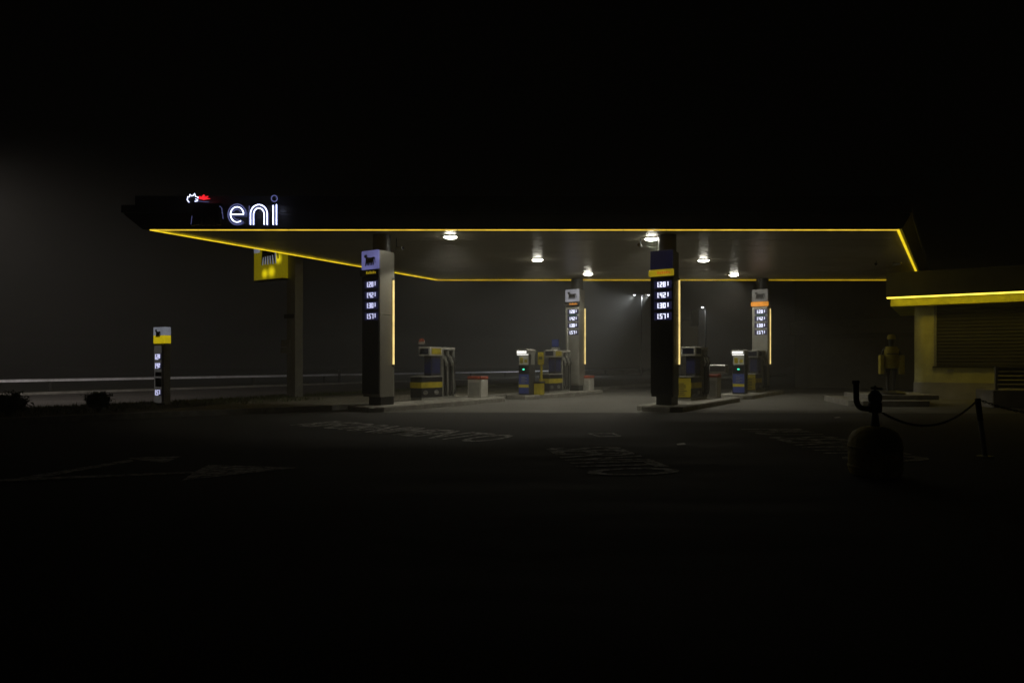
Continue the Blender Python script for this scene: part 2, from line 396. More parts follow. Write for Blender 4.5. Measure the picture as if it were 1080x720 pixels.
# six round downlights
LPX = [(475, 251, 'nearest ceiling light beside the front left pillar'), (567, 275, 'middle ceiling light of the left row under the canopy'), (620, 289.7, 'rearmost ceiling light of the left row above the rear pillar'),
       (687, 253, 'nearest ceiling light partly beside the front right pillar'), (742, 275.5, 'middle ceiling light of the right row under the canopy'), (774, 290.6, 'rearmost ceiling light of the right row under the canopy')]
for i, (px, py, lb) in enumerate(LPX):
    Y = (ZS - .05 - HC) * F / (HY - py)
    t = thing('ceiling_light', 'round white ' + lb, 'ceiling light', ((px - CX) * Y / F, Y, ZS), 0, 'downlights under the canopy')
    MB().lathe([(.15, -.001), (.185, -.008), (.188, -.024), (.178, -.028), (.172, -.018)], 28).build('housing', m_white, t)
    MB().lathe([(.001, -.024), (.165, -.024), (.168, -.034), (.12, -.058), (.001, -.070)], 28).build('lens', e_lamp, t)
    l = bpy.data.lights.new('downlight', 'SPOT'); l.energy = LAMP_W; l.color = (1, .95, .79); l.spot_size = R(127); l.spot_blend = .18; l.shadow_soft_size = .10
    lo = bpy.data.objects.new('downlight', l); COL.objects.link(lo); lo.parent = t; lo.location = (0, 0, -.12)

# ------------------------------------------------------------------ canopy sign: three outlined letters and the six legged animal emblem
YS = 16.82
def sx(px): return (px - CX) * YS / F
def sz(py): return HC - (py - HY) * YS / F
sg = thing('canopy_sign', 'white neon outlined letters and a black animal emblem on the canopy front', 'sign', (0, YS, 0))
def tubes(name, paths, r, m, parent):
    b = MB()
    for p in paths: b.tube([(sx(x), dy, sz(y)) for x, y, dy in [(q + (0,))[:3] for q in p]], r, 7)
    return b.build(name, m, parent)
def arc(cx, cy, rx, ry, a0, a1, n=22): return [(cx + rx * math.cos(R(a0 + (a1 - a0) * k / n)), cy - ry * math.sin(R(a0 + (a1 - a0) * k / n))) for k in range(n + 1)]
def ribbon(name, path, w, m, parent, closed=False):         # flat letter body behind the tubes
    b = MB(); pts = [Vector((sx(x), 0, sz(y))) for x, y in path]; ra = []; rb = []
    for i, p in enumerate(pts):
        t = (pts[min(i + 1, len(pts) - 1)] - pts[max(i - 1, 0)]).normalized(); n_ = Vector((-t.z, 0, t.x))
        ra.append(p + n_ * w); rb.append(p - n_ * w)
    for i in range(len(pts) - 1):
        q = [ra[i], ra[i + 1], rb[i + 1], rb[i]]
        b.loft([[(v.x, .03, v.z) for v in q], [(v.x, .12, v.z) for v in q]])
    return b.build(name, m, parent)
e_path = [(242.5, 226.2), (258, 226.2)] + arc(250, 226.2, 8.2, 9.0, 0, 310)
L_e = ribbon('letter', e_path, .035, e_lbody, sg)
tubes('neon_tube', [[(243.6, 226.0), (256.8, 226.0)] + arc(250, 226.2, 6.9, 8.0, 4, 305)], .012, e_neon, L_e)
tubes('neon_tube', [arc(250, 226.2, 9.6, 11.0, -2, 308), arc(250, 226.4, 4.6, 5.4, 30, 150), arc(250.5, 226, 4.8, 5.6, 205, 290)], .010, e_neond, L_e)
n_mid = [(265.6, 237), (265.6, 226)] + arc(273, 225.5, 7.2, 8.5, 175, 5) + [(280.3, 226), (280.3, 237)]
L_n = ribbon('letter', n_mid, .035, e_lbody, sg)
tubes('neon_tube', [[(264.2, 237), (264.2, 225.5)] + arc(273, 225.5, 8.8, 9.6, 178, 2) + [(281.8, 225.5), (281.8, 237)],
                    [(267.4, 237), (267.4, 226.5)] + arc(273, 226.3, 5.6, 6.8, 178, 2) + [(278.6, 226.5), (278.6, 237)]], .0115, e_neon, L_n)
tubes('neon_tube', [[(262.9, 237.3), (262.9, 217)]], .008, e_neond, L_n)
tubes('neon_tube', [[(283.2, 237.3), (283.2, 224)]], .008, e_neond, L_n)
L_i = ribbon('letter', [(289.8, 237), (289.8, 216)], .04, e_lbody, sg)
tubes('neon_tube', [[(288.1, 237), (288.1, 216.5)]], .012, e_neon, L_i)
tubes('neon_tube', [[(291.6, 237), (291.6, 215.6)]], .012, e_neon, L_i)
tubes('neon_tube', [arc(289.3, 209.4, 3.1, 3.2, 0, 360)], .012, e_neond, L_i)
ANIMAL = [(.16,.66),(.13,.5),(.09,.0),(.16,.0),(.215,.31),(.235,.02),(.30,.02),(.335,.33),(.37,.0),(.435,.0),(.455,.34),(.515,.02),(.58,.02),(.575,.34),
          (.655,.0),(.72,.0),(.70,.36),(.80,.02),(.865,.02),(.845,.46),(.86,.60),(.92,.52),(.955,.18),(1.0,.20),(.975,.6),(.90,.74),(.6,.70),(.4,.72),(.26,.78)]
HEAD = [(.16,.64),(.05,.74),(.0,.82),(.02,.93),(.06,.91),(.075,1.0),(.12,.945),(.165,.965),(.20,1.03),(.22,.93),(.29,.91),(.285,.87),(.22,.85),(.285,.82),(.27,.78),(.2,.77),(.26,.70)]
FLAME = [(.27,.90),(.33,.95),(.37,.92),(.44,1.0),(.45,.93),(.55,.95),(.50,.89),(.60,.87),(.5,.85),(.42,.83),(.36,.85),(.30,.86)]
def emblem(parent, name, x0, z0, w, h, y, t=.02, mat=None):
    b = MB()
    for P_ in (ANIMAL, HEAD): b.xz([(x0 + px * w, z0 + pz * h) for px, pz in P_], y + (0 if P_ is ANIMAL else -.004), y + t)
    return b.build(name, mat or m_black, parent)
ex0, ez0, ew, eh = sx(197.5), sz(237.5), (237 - 197.5) * YS / F, (237.5 - 205) * YS / F
em = emblem(sg, 'animal_emblem', ex0, ez0, ew, eh, .02, .08)
def ex(p): return (ex0 + p[0] * ew, -.005, ez0 + p[1] * eh)
hb = MB()
hb.tube([ex(p) for p in HEAD[1:12]], .0075, 6); hb.tube([ex(p) for p in HEAD[12:16]], .006, 6)
hb.build('head_outline', e_neon, em)
for pth, rr_ in ((((.86, .62), (.92, .56), (.945, .36), (.96, .2)), .006), (((.10, .02), (.13, .3)), .004), (((.30, .78), (.45, .755), (.58, .75)), .006)):
    MB().tube([ex(p) for p in pth], rr_, 6).build('body_outline', e_neond, em)
MB().xz([(ex0 + x * ew, ez0 + z * eh) for x, z in FLAME], .0, .05).build('flame', e_red, em)

# ------------------------------------------------------------------ pillars with price panels
SEG = {'0': 'abcdef', '1': 'bc', '2': 'abged', '3': 'abgcd', '4': 'fgbc', '5': 'afgcd', '6': 'afgedc', '7': 'abc', '8': 'abcdefg', '9': 'abcdfg'}
def digits(text, xc, zc, h, y, m, parent, name='price_digits'):
    b = MB(); w = h * .52; pitch = h * .66; tk = h * .17
    total = sum(pitch * .22 if ch == '.' else pitch for ch in text); x = xc - total / 2
    for k, ch in enumerate(text):
        if ch == '.': b.box(x - tk * .4, x + tk * .2, y, y + .008, zc - h / 2, zc - h / 2 + tk * .7); x += pitch * .22; continue
        s = .8 if k == len(text) - 1 else 1.0
        zt = zc + h / 2; zb = zt - h * s; zm = (zt + zb) / 2; x1 = x + w * s
        seg = {'a': (x, x1, zt - tk, zt), 'd': (x, x1, zb, zb + tk), 'g': (x, x1, zm - tk / 2, zm + tk / 2), 'f': (x, x + tk, zm + (tk / 2 if 'g' in SEG[ch] else 0), zt - (tk if 'a' in SEG[ch] else 0)), 'b': (x1 - tk, x1, zm + (tk / 2 if 'g' in SEG[ch] else 0), zt - (tk if 'a' in SEG[ch] else 0)),
               'e': (x, x + tk, zb + (tk if 'd' in SEG[ch] else 0), zm - (tk / 2 if 'g' in SEG[ch] else 0)), 'c': (x1 - tk, x1, zb + (tk if 'd' in SEG[ch] else 0), zm - (tk / 2 if 'g' in SEG[ch] else 0))}
        for q in SEG[ch]: s0 = seg[q]; b.box(s0[0], s0[1], y, y + .008, s0[2], s0[3])
        x += pitch
    return b.build(name, m, parent)
def pillar(px, Y, label, hdr, bnd, dig, clad, text_col, green=False, face=None, zbase=.15, emb=True):
    t = thing('support_pillar', label, 'pillar', ((px - CX) * Y / F, Y, zbase), -PHI, 'pillars holding up the canopy')
    o = -zbase
    MB().box(-.21, .21, -.24, .26, 0, .22).build('pedestal', m_dark, t)
    def ring(z, k=1.0):                                   # flat front, sides curving in to a rounded back
        pts = [(-.30, -.36), (.30, -.36)]
        for q in range(9):
            a = R(-6 + q * 192 / 8); pts.append((.262 * math.cos(a) * (1.0 if abs(math.cos(a)) < .9 else 1.0), .12 + .27 * math.sin(a)))
        return [(x * k, y * k, z) for x, y in pts]
    cl = MB().loft([ring(.22), ring(2.52 + o)]).build('cladding', clad, t)
    MB().loft([ring(2.53 + o, 1.004), ring(4.20 + o, 1.004)]).build('cladding', clad, t)
    MB().lathe([(.24, 4.20 + o), (.24, ZS + .003 + o)], 20, (0, .02, 0)).build('column', m_dark, t)
    pan = MB().box(-.305, .285, -.395, -.36, .30, 3.52 + o).build('price_panel', face or m_black, t)
    for k, z in enumerate((3.31, 3.03, 2.76, 2.48)):
        digits(('1.281', '1.421', '1.301', '1.571')[k], .03, z + o, .135, -.412, dig, pan); MB().box(-.21, .27, -.400, -.3955, z - .10 + o, z + .10 + o).build('lit_window', e_win, pan)
    if green: MB().box(-.16, .20, -.405, -.4015, 3.14 + o, 3.20 + o).build('green_line', e_greend, pan)
    bd = MB().cbox(-.345, .325, -.45, -.36, 3.53 + o, 3.70 + o, .012).build('band', bnd, t)
    if text_col:
        b = MB()
        for k in range(6): b.box(-.10 + k * .06, -.10 + k * .06 + .04, -.456, -.45, 3.58 + o, 3.65 + o - .02 * (k % 2))
        b.build('band_lettering', text_col, bd)
    h = MB().cbox(-.31, .30, -.42, -.36, 3.71 + o, 4.20 + o, .012).build('header', hdr, t)
    if emb: emblem(h, 'animal_emblem', -.20, 3.80 + o, .40, .30, -.428, .006)
    s = MB().box(.262, .292, .16, .20, 1.22 + o, 3.46 + o).build('light_strip', e_vstrip, t)
    MB().box(.235, .262, .13, .23, 1.16 + o, 3.52 + o).build('strip_holder', m_dark, t)
    return t
YP1 = 1.1 * F / 43.5; YP2 = 1.1 * F / 28.7
pillar(402, YP1, 'front left pillar with glowing lavender header and pale grey cladding', e_lav, m_black, e_digits, m_clad, e_yo)
pillar(703.5, YP1, 'front right dark pillar with unlit navy header above bright price digits', e_navy, e_yo, e_digit, m_dark, e_orb, emb=False)
pillar(608.5, YP2, 'rear left pillar with lit grey header and small orange band', e_grey, m_black, e_digit, m_clad, e_or, True, m_lgrey)
pillar(804, YP2, 'rear right pillar with dim grey header above an orange band', e_greyd, e_or, e_digit, m_clad, None, True, m_lgrey)

# ------------------------------------------------------------------ islands
def island(o, length, width, label):
    t = MB(); L_ = length; w = width / 2
    pts = [(-w + .25, 0), (w - .25, 0), (w, .3), (w, L_ - .3), (w - .25, L_), (-w + .25, L_), (-w, L_ - .3), (-w, .3)]
    t.loft([[(x, y, -.02) for x, y in pts], [(x, y, .12) for x, y in pts], [(x * .965, .025 + y * .993, .15) for x, y in pts]])
    o_ = t.build('pump_island', m_kerb, None, (o.x, o.y, 0), -PHI); struct(o_, label); return o_
I1 = Vector(((402 - CX) * YP1 / F, YP1, 0)); I2 = Vector(((703.5 - CX) * YP1 / F, YP1, 0))
I3 = Vector(((608.5 - CX) * YP2 / F, YP2, 0)); I4 = Vector(((804 - CX) * YP2 / F, YP2, 0))
island(I1 - U * .85, 6.2, 1.25, 'raised concrete kerb island under front left pillar')
island(I2 - U * .85, 6.2, 1.25, 'raised concrete kerb island under front right pillar')
island(I3 - U * 4.6, 6.0, 1.25, 'raised concrete kerb island under rear left pillar')
island(I4 - U * 4.6, 6.0, 1.25, 'raised concrete kerb island under rear right pillar')
def on_island(I, du, dv, z=.15): p = I + U * du + V * dv; return (p.x, p.y, z)

# ------------------------------------------------------------------ pumps
def pump(loc, label, front_yellow=False, head=m_white, topsign='round', scale=1.0):
    t = thing('fuel_pump', label, 'fuel pump', loc, -PHI, 'fuel pumps on the islands')
    w = .22; L1, L2 = 1.0, 1.62
    MB().box(-w + .01, w - .01, .02, L2 - .02, 0, .07).build('plinth', m_lgrey, t)
    cb = MB().cbox(-w, w, 0, L1, .07, .68, .012).build('lower_cabinet', m_black, t)
    y = m_yellow
    MB().box(-w - .004, w + .004, -.004, L1 - .01, .36, .53).build('yellow_band', y, cb)
    if front_yellow:
        MB().box(-w + .01, w - .01, -.012, -.0045, .10, .66).build('front_panel', y, cb)
        b = MB()
        for k in range(7):
            zz = .16 + k * .055; b.box(-.15, -.15 + random.uniform(.14, .26), -.016, -.012, zz, zz + .022)
        b.build('notice_print', m_dark, cb)
    for yy in (.18, .70):
        b = MB(); b.tube([(w + .006, yy + .09 * math.cos(a), .22 + .055 * math.sin(a)) for a in [k * 2 * math.pi / 14 for k in range(15)]], .011, 6)
        b.box(w + .001, w + .008, yy - .05, yy + .05, .205, .235); b.build('round_badge', m_lgrey, cb)
    MB().cbox(-w - .015, w + .015, -.015, L1, .683, .71, .008).build('tray', m_lgrey, t)
    nk = MB().box(-w * .5, w * .8, .52, .96, .712, 1.32).build('display_neck', m_dark, t)
    MB().box(w * .8 + .001, w * .8 + .012, .55, .93, .80, 1.24).build('blue_display', m_blue, nk)
    MB().box(-w * .42, w * .7, .508, .519, .80, 1.24).build('blue_display', m_blue, nk)
    hd = MB().cbox(-w, w, .38, 1.0, 1.322, 1.60, .015).build('head', head, t)
    MB().box(-w + .05, w - .05, .370, .379, 1.38, 1.55).build('screen', m_glass, hd)
    MB().box(w + .001, w + .01, .48, .92, 1.38, 1.55).build('screen', m_yellow if not front_yellow else m_glass, hd)
    tw = MB(); tw.box(-w * .55, w * .55, L1 + .004, L2, .07, 1.50)
    tower = tw.build('hose_tower', m_dark, t)
    for yy in (L1 + .03, L1 + .30, L2 - .03):
        MB().box(w * .55 + .001, w, yy - .022, yy + .022, .07, 1.52).build('tower_post', m_lgrey, tower)
    MB().box(-w, w, .99 + .015, L2 + .02, 1.524, 1.60).build('tower_cap', m_white, t)
    for k in range(4):
        yy = L1 + .09 + k * .145
        n = MB(); n.tube([(w * .6, yy, 1.30), (w * 1.15, yy, 1.24), (w * 1.35, yy + .02, 1.12), (w * 1.2, yy + .03, 1.02)], [.03, .042, .040, .024], 8)
        n.tube([(w * .9, yy - .03, 1.36), (w * 1.35, yy + .01, 1.25)], .018, 6)
        nz = n.build('nozzle', (m_lgrey, m_rubber, m_lgrey, m_dark)[k], t)
        h = MB(); h.tube([(w * 1.2, yy + .03, 1.03), (w * 1.22, yy + .035, .7), (w * 1.25, yy + .04, .32), (w * 1.1, yy + .06, .14), (w * .8, yy + .08, .22), (w * .62, yy + .07, .5), (w * .6, yy + .06, 1.0), (w * .58, yy + .05, 1.45)], .019, 7)
        h.build('hose', m_rubber, nz)
    if topsign == 'round':
        b = MB(); b.tube([(-.12, .42, 1.60), (-.12, .42, 1.68)], .012, 6); b.build('sign_stem', m_steel, t)
        b = MB(); b.xz([(-.12 + .11 * math.cos(R(k * 15)), 1.76 + .10 * math.sin(R(k * 15))) for k in range(0, 13)], .40, .43); b.build('number_sign', m_red, t)
        b = MB(); b.xz([(-.235, 1.68), (-.005, 1.68), (-.005, 1.757), (-.235, 1.757)], .40, .43); b.build('number_plate', m_white, t)
    if topsign == 'blue':
        b = MB(); b.tube([(.08, .7, 1.6), (.08, .7, 1.72)], .012, 6); b.build('sign_stem', m_steel, t)
        b = MB(); b.box(-.06, .22, .68, .71, 1.72, 2.0); bs = b.build('top_sign', e_tblue, t)
        MB().box(-.10, .26, .675, .715, 1.62, 1.69).build('sign_caption', m_white, t)
    return t
def base_at(px, py): p = G(px, py, .15); return p
# pump corner pixels: the front right lower corner of each pump
for (px, py, lb, fy, hd, ts) in ((444.5, 422.0, 'black fuel pump with a yellow band beside front left pillar', False, m_white, 'round'),
                                 (729.0, 422.5, 'fuel pump with a yellow front panel behind front right pillar', True, m_white, None),
                                 (579.5, 414.5, 'fuel pump with small blue sign on top beside rear left pillar', False, m_white, 'blue'),
                                 (797.0, 413.8, 'fuel pump with yellow front panel before the rear right pillar', True, m_lgrey, None)):
    p = base_at(px, py) - V * .22
    pump((p.x, p.y, .15), lb, fy, hd, ts)

# ------------------------------------------------------------------ payment terminals
def terminal(px, py, label):
    p = base_at(px, py)
    t = thing('payment_terminal', label, 'payment terminal', (p.x, p.y, .15), -PHI, 'payment terminals on the rear islands')
    bd = MB().cbox(-.22, .22, 0, .40, 0, 1.50, .012).build('body', m_dark, t)
    MB().box(-.20, .20, -.008, -.001, .05, .72).build('blue_panel', e_tblue, bd)
    MB().box(-.201, .201, -.014, -.009, .26, .36).build('yellow_stripe', e_tyel, bd)
    b = MB()
    for k in range(5): b.box(-.10, .05 + .08 * (k % 2), -.013, -.009, .42 + k * .05, .44 + k * .05)
    b.build('print_lines', m_lgrey, bd)
    kp = MB().box(-.19, .19, -.012, -.001, .75, 1.0).build('keypad_panel', m_black, bd)
    MB().lathe([(.001, -.012), (.036, -.012), (.036, .02), (.001, .036)], 12, (0, 0, 0)).build('green_lamp', e_green, kp, (0, -.02, .88))
    sc = MB().box(-.19, .19, -.012, -.001, 1.05, 1.36).build('screen', e_screen, bd)
    b = MB(); b.box(-.15, -.02, -.018, -.012, 1.10, 1.30); b.box(.04, .15, -.018, -.012, 1.12, 1.24); b.build('screen_card', m_yellow, sc)
    hood = MB().xz([(-.24, 1.42), (.24, 1.42), (.24, 1.55), (.16, 1.60), (-.16, 1.60), (-.24, 1.55)], -.14, .42).build('hood', m_lgrey, t)
    MB().box(-.19, .19, -.145, -.005, 1.385, 1.418).build('lamp', e_tlamp, hood)
    MB().box(-.19, .19, -.152, -.142, 1.44, 1.53).build('lit_header', e_tlamp, hood)
    MB().box(.222, .24, .10, .34, 1.05, 1.42).build('side_notice', m_lgrey, t)
    return t
terminal(552.5, 416.3, 'lit payment terminal with blue base at the rear left island end')
terminal(779, 415.3, 'lit payment terminal with blue base beside the right rear pump')

# bins and small island furniture
def bin_(px, py, label, w=.27, h=.68):
    p = base_at(px, py)
    t = thing('island_bin', label, 'bin', (p.x, p.y, .15), -PHI, 'pale bins with red lids on the islands')
    MB().cbox(-w, w, -.2, .2, 0, h - .1, .015).build('body', m_white, t)
    MB().cbox(-w - .012, w + .012, -.215, .215, h - .098, h, .015).build('lid', m_red, t)
    MB().box(-w + .06, w - .06, -.209, -.201, .06, h - .2).build('front_plate', m_lgrey, t)
bin_(504, 418.6, 'pale square bin with red lid right of the left pump')
bin_(620, 411.6, 'pale square bin with red lid behind the rear left pillar', .19, .6)
bin_(753, 419.2, 'pale square bin with red lid behind the right pump', .17, .75)
p = base_at(758, 418.4)
t = thing('towel_dispenser', 'pale boxy towel dispenser on a post behind the right pump', 'dispenser', (p.x, p.y, .15), -PHI)
MB().box(-.05, .05, -.05, .05, 0, .78).build('post', m_lgrey, t)
MB().cbox(-.28, .28, -.16, .16, .782, 1.05, .02).build('box', m_steel, t); MB().box(-.24, .24, -.168, -.161, .83, 1.0).build('front', m_dark, t)
p = base_at(571, 415.3)
t = thing('yellow_sign_post', 'narrow yellow notice sign on a post between terminal and rear pump', 'sign', (p.x, p.y, .15), -PHI)
MB().box(-.03, .03, -.03, .03, 0, 1.2).build('post', m_yellow, t); sb = MB().box(-.12, .12, -.05, -.031, 1.05, 1.50).build('board', m_yellow, t)
MB().box(-.07, .07, -.056, -.051, 1.24, 1.34).build('print', m_dark, sb)
p = base_at(569, 416.0)
t = thing('yellow_bin', 'low dark yellow bin at the foot of the yellow sign post', 'bin', (p.x, p.y, .15), -PHI)
MB().cbox(-.17, .15, -.16, .10, 0, .40, .015).build('body', m_yellow, t); MB().cbox(-.185, .165, -.175, .115, .402, .47, .015).build('rim', m_rubber, t)
p = base_at(598.6, 413)
tag(MB().tube([(p.x, p.y, .15), (p.x, p.y, 2.62)], .022, 7).build('thin_pole', m_lgrey), 'thin pale pole standing beside the rear left pillar', 'pole')

# ------------------------------------------------------------------ left side: totem, pole sign, shrubs, headlight trail
p = G(170, 430.5)
t = thing('price_totem', 'slim free standing price totem with yellow and white lit head', 'totem', (p.x, p.y, ZV), -PHI)
b = ZV
MB().cbox(-.26, .26, -.05, .12, 0, 2.27 - b, .012).build('body', m_lgrey, t)
pn = MB().box(-.24, .11, -.062, -.051, .05, 1.74 - b).build('price_panel', e_tface, t)
MB().box(.13, .258, -.066, -.051, .05, 1.74 - b).build('side_trim', m_white, t)
for z, tx in ((1.43, '1.28'), (1.18, '1.42'), (.44, '1.57')): digits(tx, -.065, z - b, .15, -.075, e_digits, pn); MB().box(-.18, .12, -.066, -.062, z - .085 - b, z + .085 - b).build('lit_window', e_navy, pn)
for z in (.95, .78, .66): MB().box(-.18, .12, -.066, -.062, z - .06 - b, z + .06 - b).build('dark_window', m_glass, pn)
h1 = MB().box(-.262, .262, -.07, .125, 1.80 - b, 2.02 - b).build('yellow_head', e_sgny, t)
h2 = MB().box(-.262, .262, -.07, .125, 2.022 - b, 2.25 - b).build('white_head', e_sgnw, t)
emblem(h2, 'animal_emblem', -.16, 1.97 - b, .26, .22, -.078, .006)
p = G(311, 421.5)
t = thing('pole_sign', 'tall grey pole carrying a lit yellow box sign beyond the canopy', 'sign', (p.x, p.y, ZV - .01), -PHI)
MB().box(-.21, .0, -.17, .17, 0, 6.1).build('pole', m_clad, t)
MB().box(.003, .21, -.165, .165, 0, 6.1).build('pole', m_lgrey, t)
bx_ = MB().box(-.88, .66, -.10, .10, 0, 1.75).build('sign_box', m_box, t, (-.80, -.28, 4.05))
emblem(bx_, 'animal_emblem', -.56, .50, 1.0, .85, -.115, .012)
MB().box(-.88, -.56, -.106, -.101, .95, 1.75).build('white_field', e_sgnw, bx_)
for k in (3, 6, 9, 12, 15, 18):
    MB().tube([(-.56 + ANIMAL[k + q][0], -.12, .50 + ANIMAL[k + q][1] * .85) for q in (0, 1)], .02, 6).build('leg_outline', e_sgnw, bx_)
MB().tube([(-.56 + x, -.12, .50 + z * .85) for x, z in HEAD[1:8]], .014, 6).build('head_outline', e_sgnw, bx_)
MB().box(-.89, .67, -.11, .11, -.05, -.002).build('sign_frame', m_dark, bx_)
for z0, z1, x0, x1, m in ((2.68, 2.82, -.30, .20, m_dark), (1.72, 1.95, -.46, -.02, m_lgrey), (1.50, 1.69, -.48, -.02, m_lgrey)):
    MB().box(x0, x1, -.21, -.172, z0, z1).build('notice_plate', m, t)
def shrub(px, py, h, w, label, n=2600):
    p = G(px, py, ZV); t = thing('shrub', label, 'shrub', (p.x, p.y, ZV), random.uniform(0, 6), 'low shrubs on the verge')
    tr = MB(); lf = MB(); tips = []
    for k in range(18):
        a = k * 2.4; rr = w * random.uniform(.2, 1) * .5; top = Vector((math.cos(a) * rr, math.sin(a) * rr, h * random.uniform(.6, 1.0)))
        mid = top * .5 + Vector((random.uniform(-.03, .03), random.uniform(-.03, .03), .03)); tr.tube([(0, 0, 0), mid, top], [.012, .008, .004], 5)
        for q in range(12): tips.append(mid.lerp(top, random.random()) + Vector((random.gauss(0, .05), random.gauss(0, .05), random.gauss(0, .04))))
    for k in range(n):
        c = random.choice(tips) + Vector((random.gauss(0, .035), random.gauss(0, .035), random.gauss(0, .03))); c.z = max(c.z, .03)
        d = Vector((random.gauss(0, 1), random.gauss(0, 1), random.gauss(.3, .7))).normalized(); s = d.cross(Vector((random.random(), random.random(), 1))).normalized()
        l = random.uniform(.035, .075); lf.face(lf.ring([c - d * l * .5, c + s * l * .25, c + d * l, c - s * l * .25]))
    lf.build('foliage', m_leaf, t); tr.build('stem', m_bark, t)
shrub(9, 439, .46, .80, 'low spreading shrub on the verge at the far left edge')
shrub(104, 434, .44, .56, 'low round shrub on the verge between totem and left edge')
# headlight trail beyond the road, made up as a solid pale bar on posts
rb = near0 + V * (wroad - 1.3)
gd = thing('headlight_trail', 'long pale bar standing in for a headlight trail along the far side of the road', 'headlight_trail', (rb.x, rb.y, 0), -PHI)
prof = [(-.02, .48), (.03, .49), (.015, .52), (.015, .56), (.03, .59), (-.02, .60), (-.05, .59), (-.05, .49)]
MB().loft([[(x, -14, z) for x, z in prof], [(x, 78, z) for x, z in prof]]).build('trail_bar', m_trail, gd)
for k in range(19):
    MB().box(-.16, -.06, -.05, .05, -.02, .56).build('post', m_dark, gd, (0, -13 + k * 5.0, 0))
q = rb + V * .5
s_ = (( -(358 - CX) / F * q.y + q.x) / ((358 - CX) / F * U.y - U.x))
mp = q + U * s_
t = thing('marker_post', 'short dark marker post standing before the headlight trail', 'post', (mp.x, mp.y, 0), -PHI)
MB().cbox(-.06, .06, -.05, .05, 0, .95, .015).build('shaft', m_dark, t); MB().box(-.04, .04, -.056, -.051, .78, .86).build('reflector', m_lgrey, t)

# ------------------------------------------------------------------ street lamps (one stands just outside the left edge of view and lights the haze there)
def street_lamp(x, y, h, heads, label, energy, col, name='street_lamp', lens=e_far, spot=0, aim=None):
    t = thing(name, label, 'street lamp', (x, y, 0), 0, 'street lamps in the fog')
    MB().tube([(0, 0, 0), (0, 0, h * .6), (0, 0, h)], [.09, .07, .05], 10).build('pole', m_dark, t)
    for dx, dy in heads:
        hd = MB(); hd.tube([(0, 0, h - .1), (dx * .5, dy * .5, h + .04), (dx, dy, h + .08)], .03, 7)
        hd.xy([(dx - .12, dy - .12), (dx + .12, dy - .12), (dx + .12, dy + .12), (dx - .12, dy + .12)], h + .03, h + .12); hd.build('lamp_head', m_dark, t)
        MB().lathe([(.001, -.10), (.09, -.07), (.12, 0), (.12, .015)], 14, (dx, dy, h + .01)).build('lens', lens, t)
        l = bpy.data.lights.new('street_light', 'SPOT' if spot else 'POINT'); l.energy = energy
        if spot: l.spot_size = R(spot); l.spot_blend = .9
        l.color = col; l.shadow_soft_size = .09
        o = bpy.data.objects.new('street_light', l); COL.objects.link(o); o.parent = t; o.location = (dx, dy, h - .16)
        if aim: o.rotation_euler = (Vector(aim) - Vector((x + dx, y + dy, h - .16))).to_track_quat('-Z', 'Y').to_euler()
YL = 68.0
a = P(669, 311, YL); b_ = P(684, 311, YL); mx_ = (a.x + b_.x) / 2
street_lamp(mx_, YL, a.z, [(a.x - mx_, 0), (b_.x - mx_, 0)], 'twin headed street lamp glowing in the fog left of the right pillar', 1900, (.90, .95, 1), spot=84, aim=(-3, 62, 0))
a = P(741, 324, 58.0)
street_lamp(a.x + .25, 58, a.z, [(-.25, 0)], 'single lamp glowing in the fog between the two right pillars', 260, (.95, .97, 1), spot=150)
street_lamp(-13.9, 15.3, 6.4, [(-.9, .5)], 'street lamp standing just beyond the left picture edge', 2300, (1, .91, .84), spot=92, aim=(-17.5, 31, 0))
p = P(726.5, 409, 36.0)
t = thing('grey_column', 'tall pale grey column with dark box behind the right pump', 'column', (p.x, 36, 0))
MB().cbox(-.42, .42, -.3, .3, 0, 3.5, .03).build('shaft', m_clad, t); MB().cbox(-.0, .40, -.45, -.302, 3.2, 4.05, .03).build('box', m_dark, t)

# ------------------------------------------------------------------ kiosk on the right
A = G(964, 420)
k = thing('kiosk', 'yellow rendered kiosk with closed grey roller shutter and glowing roof edge', 'building', (A.x, A.y, 0), -PHI)
rc = .30
cr = [(rc - rc * math.sin(R(90 - q * 15)) if True else 0, rc - rc * math.cos(R(90 - q * 15))) for q in range(7)]
corner = [(rc - rc * math.cos(R(q * 15)), rc - rc * math.sin(R(q * 15))) for q in range(7)]       # rounded from the left wall to the front
cpoly = corner + [(.60, 0), (.60, 5), (0, 5)]
w = MB(); w.xy(cpoly, .58, 3.45); w.box(.602, 9, 0, .25, .58, 1.148); w.box(.602, 9, 0, .25, 3.32, 3.45); w.box(.602, 9, .252, 5, .58, 3.45)
w.build('wall', m_kwall, k)
pb = [(rc - (rc + .025) * math.cos(R(q * 15)), rc - (rc + .025) * math.sin(R(q * 15))) for q in range(7)] + [(9, -.025), (9, 5.02), (-.025, 5.02)]
MB().xy(pb, -.02, .577).build('base_plinth', m_kbase, k)
sh = MB().box(.602, .68, -.03, .10, 1.15, 3.318).build('shutter_guide', m_lgrey, k)
sill = MB().box(.56, 9, -.06, .0, 1.10, 1.148).build('sill', m_shut, k)
sl0 = None
nsl = 18
for q in range(nsl):
    if sl0 is None:
        b = MB(); b.loft([[(.685, .06, 0), (.685, .035, .03), (.685, .035, .085), (.685, .06, .117), (.685, .08, .117), (.685, .08, 0)], [(9, .06, 0), (9, .035, .03), (9, .035, .085), (9, .06, .117), (9, .08, .117), (9, .08, 0)]])
        o = b.build('slat', m_shut, k); sl0 = o.data
    else: o = bpy.data.objects.new('slat', sl0); COL.objects.link(o); o.parent = k
    o.location = (0, 0, 1.152 + q * .1195)
rf = MB().box(-.80, 9.5, -1.0, 5.4, 3.56, 4.34).build('roof_fascia', m_kfasc, k)
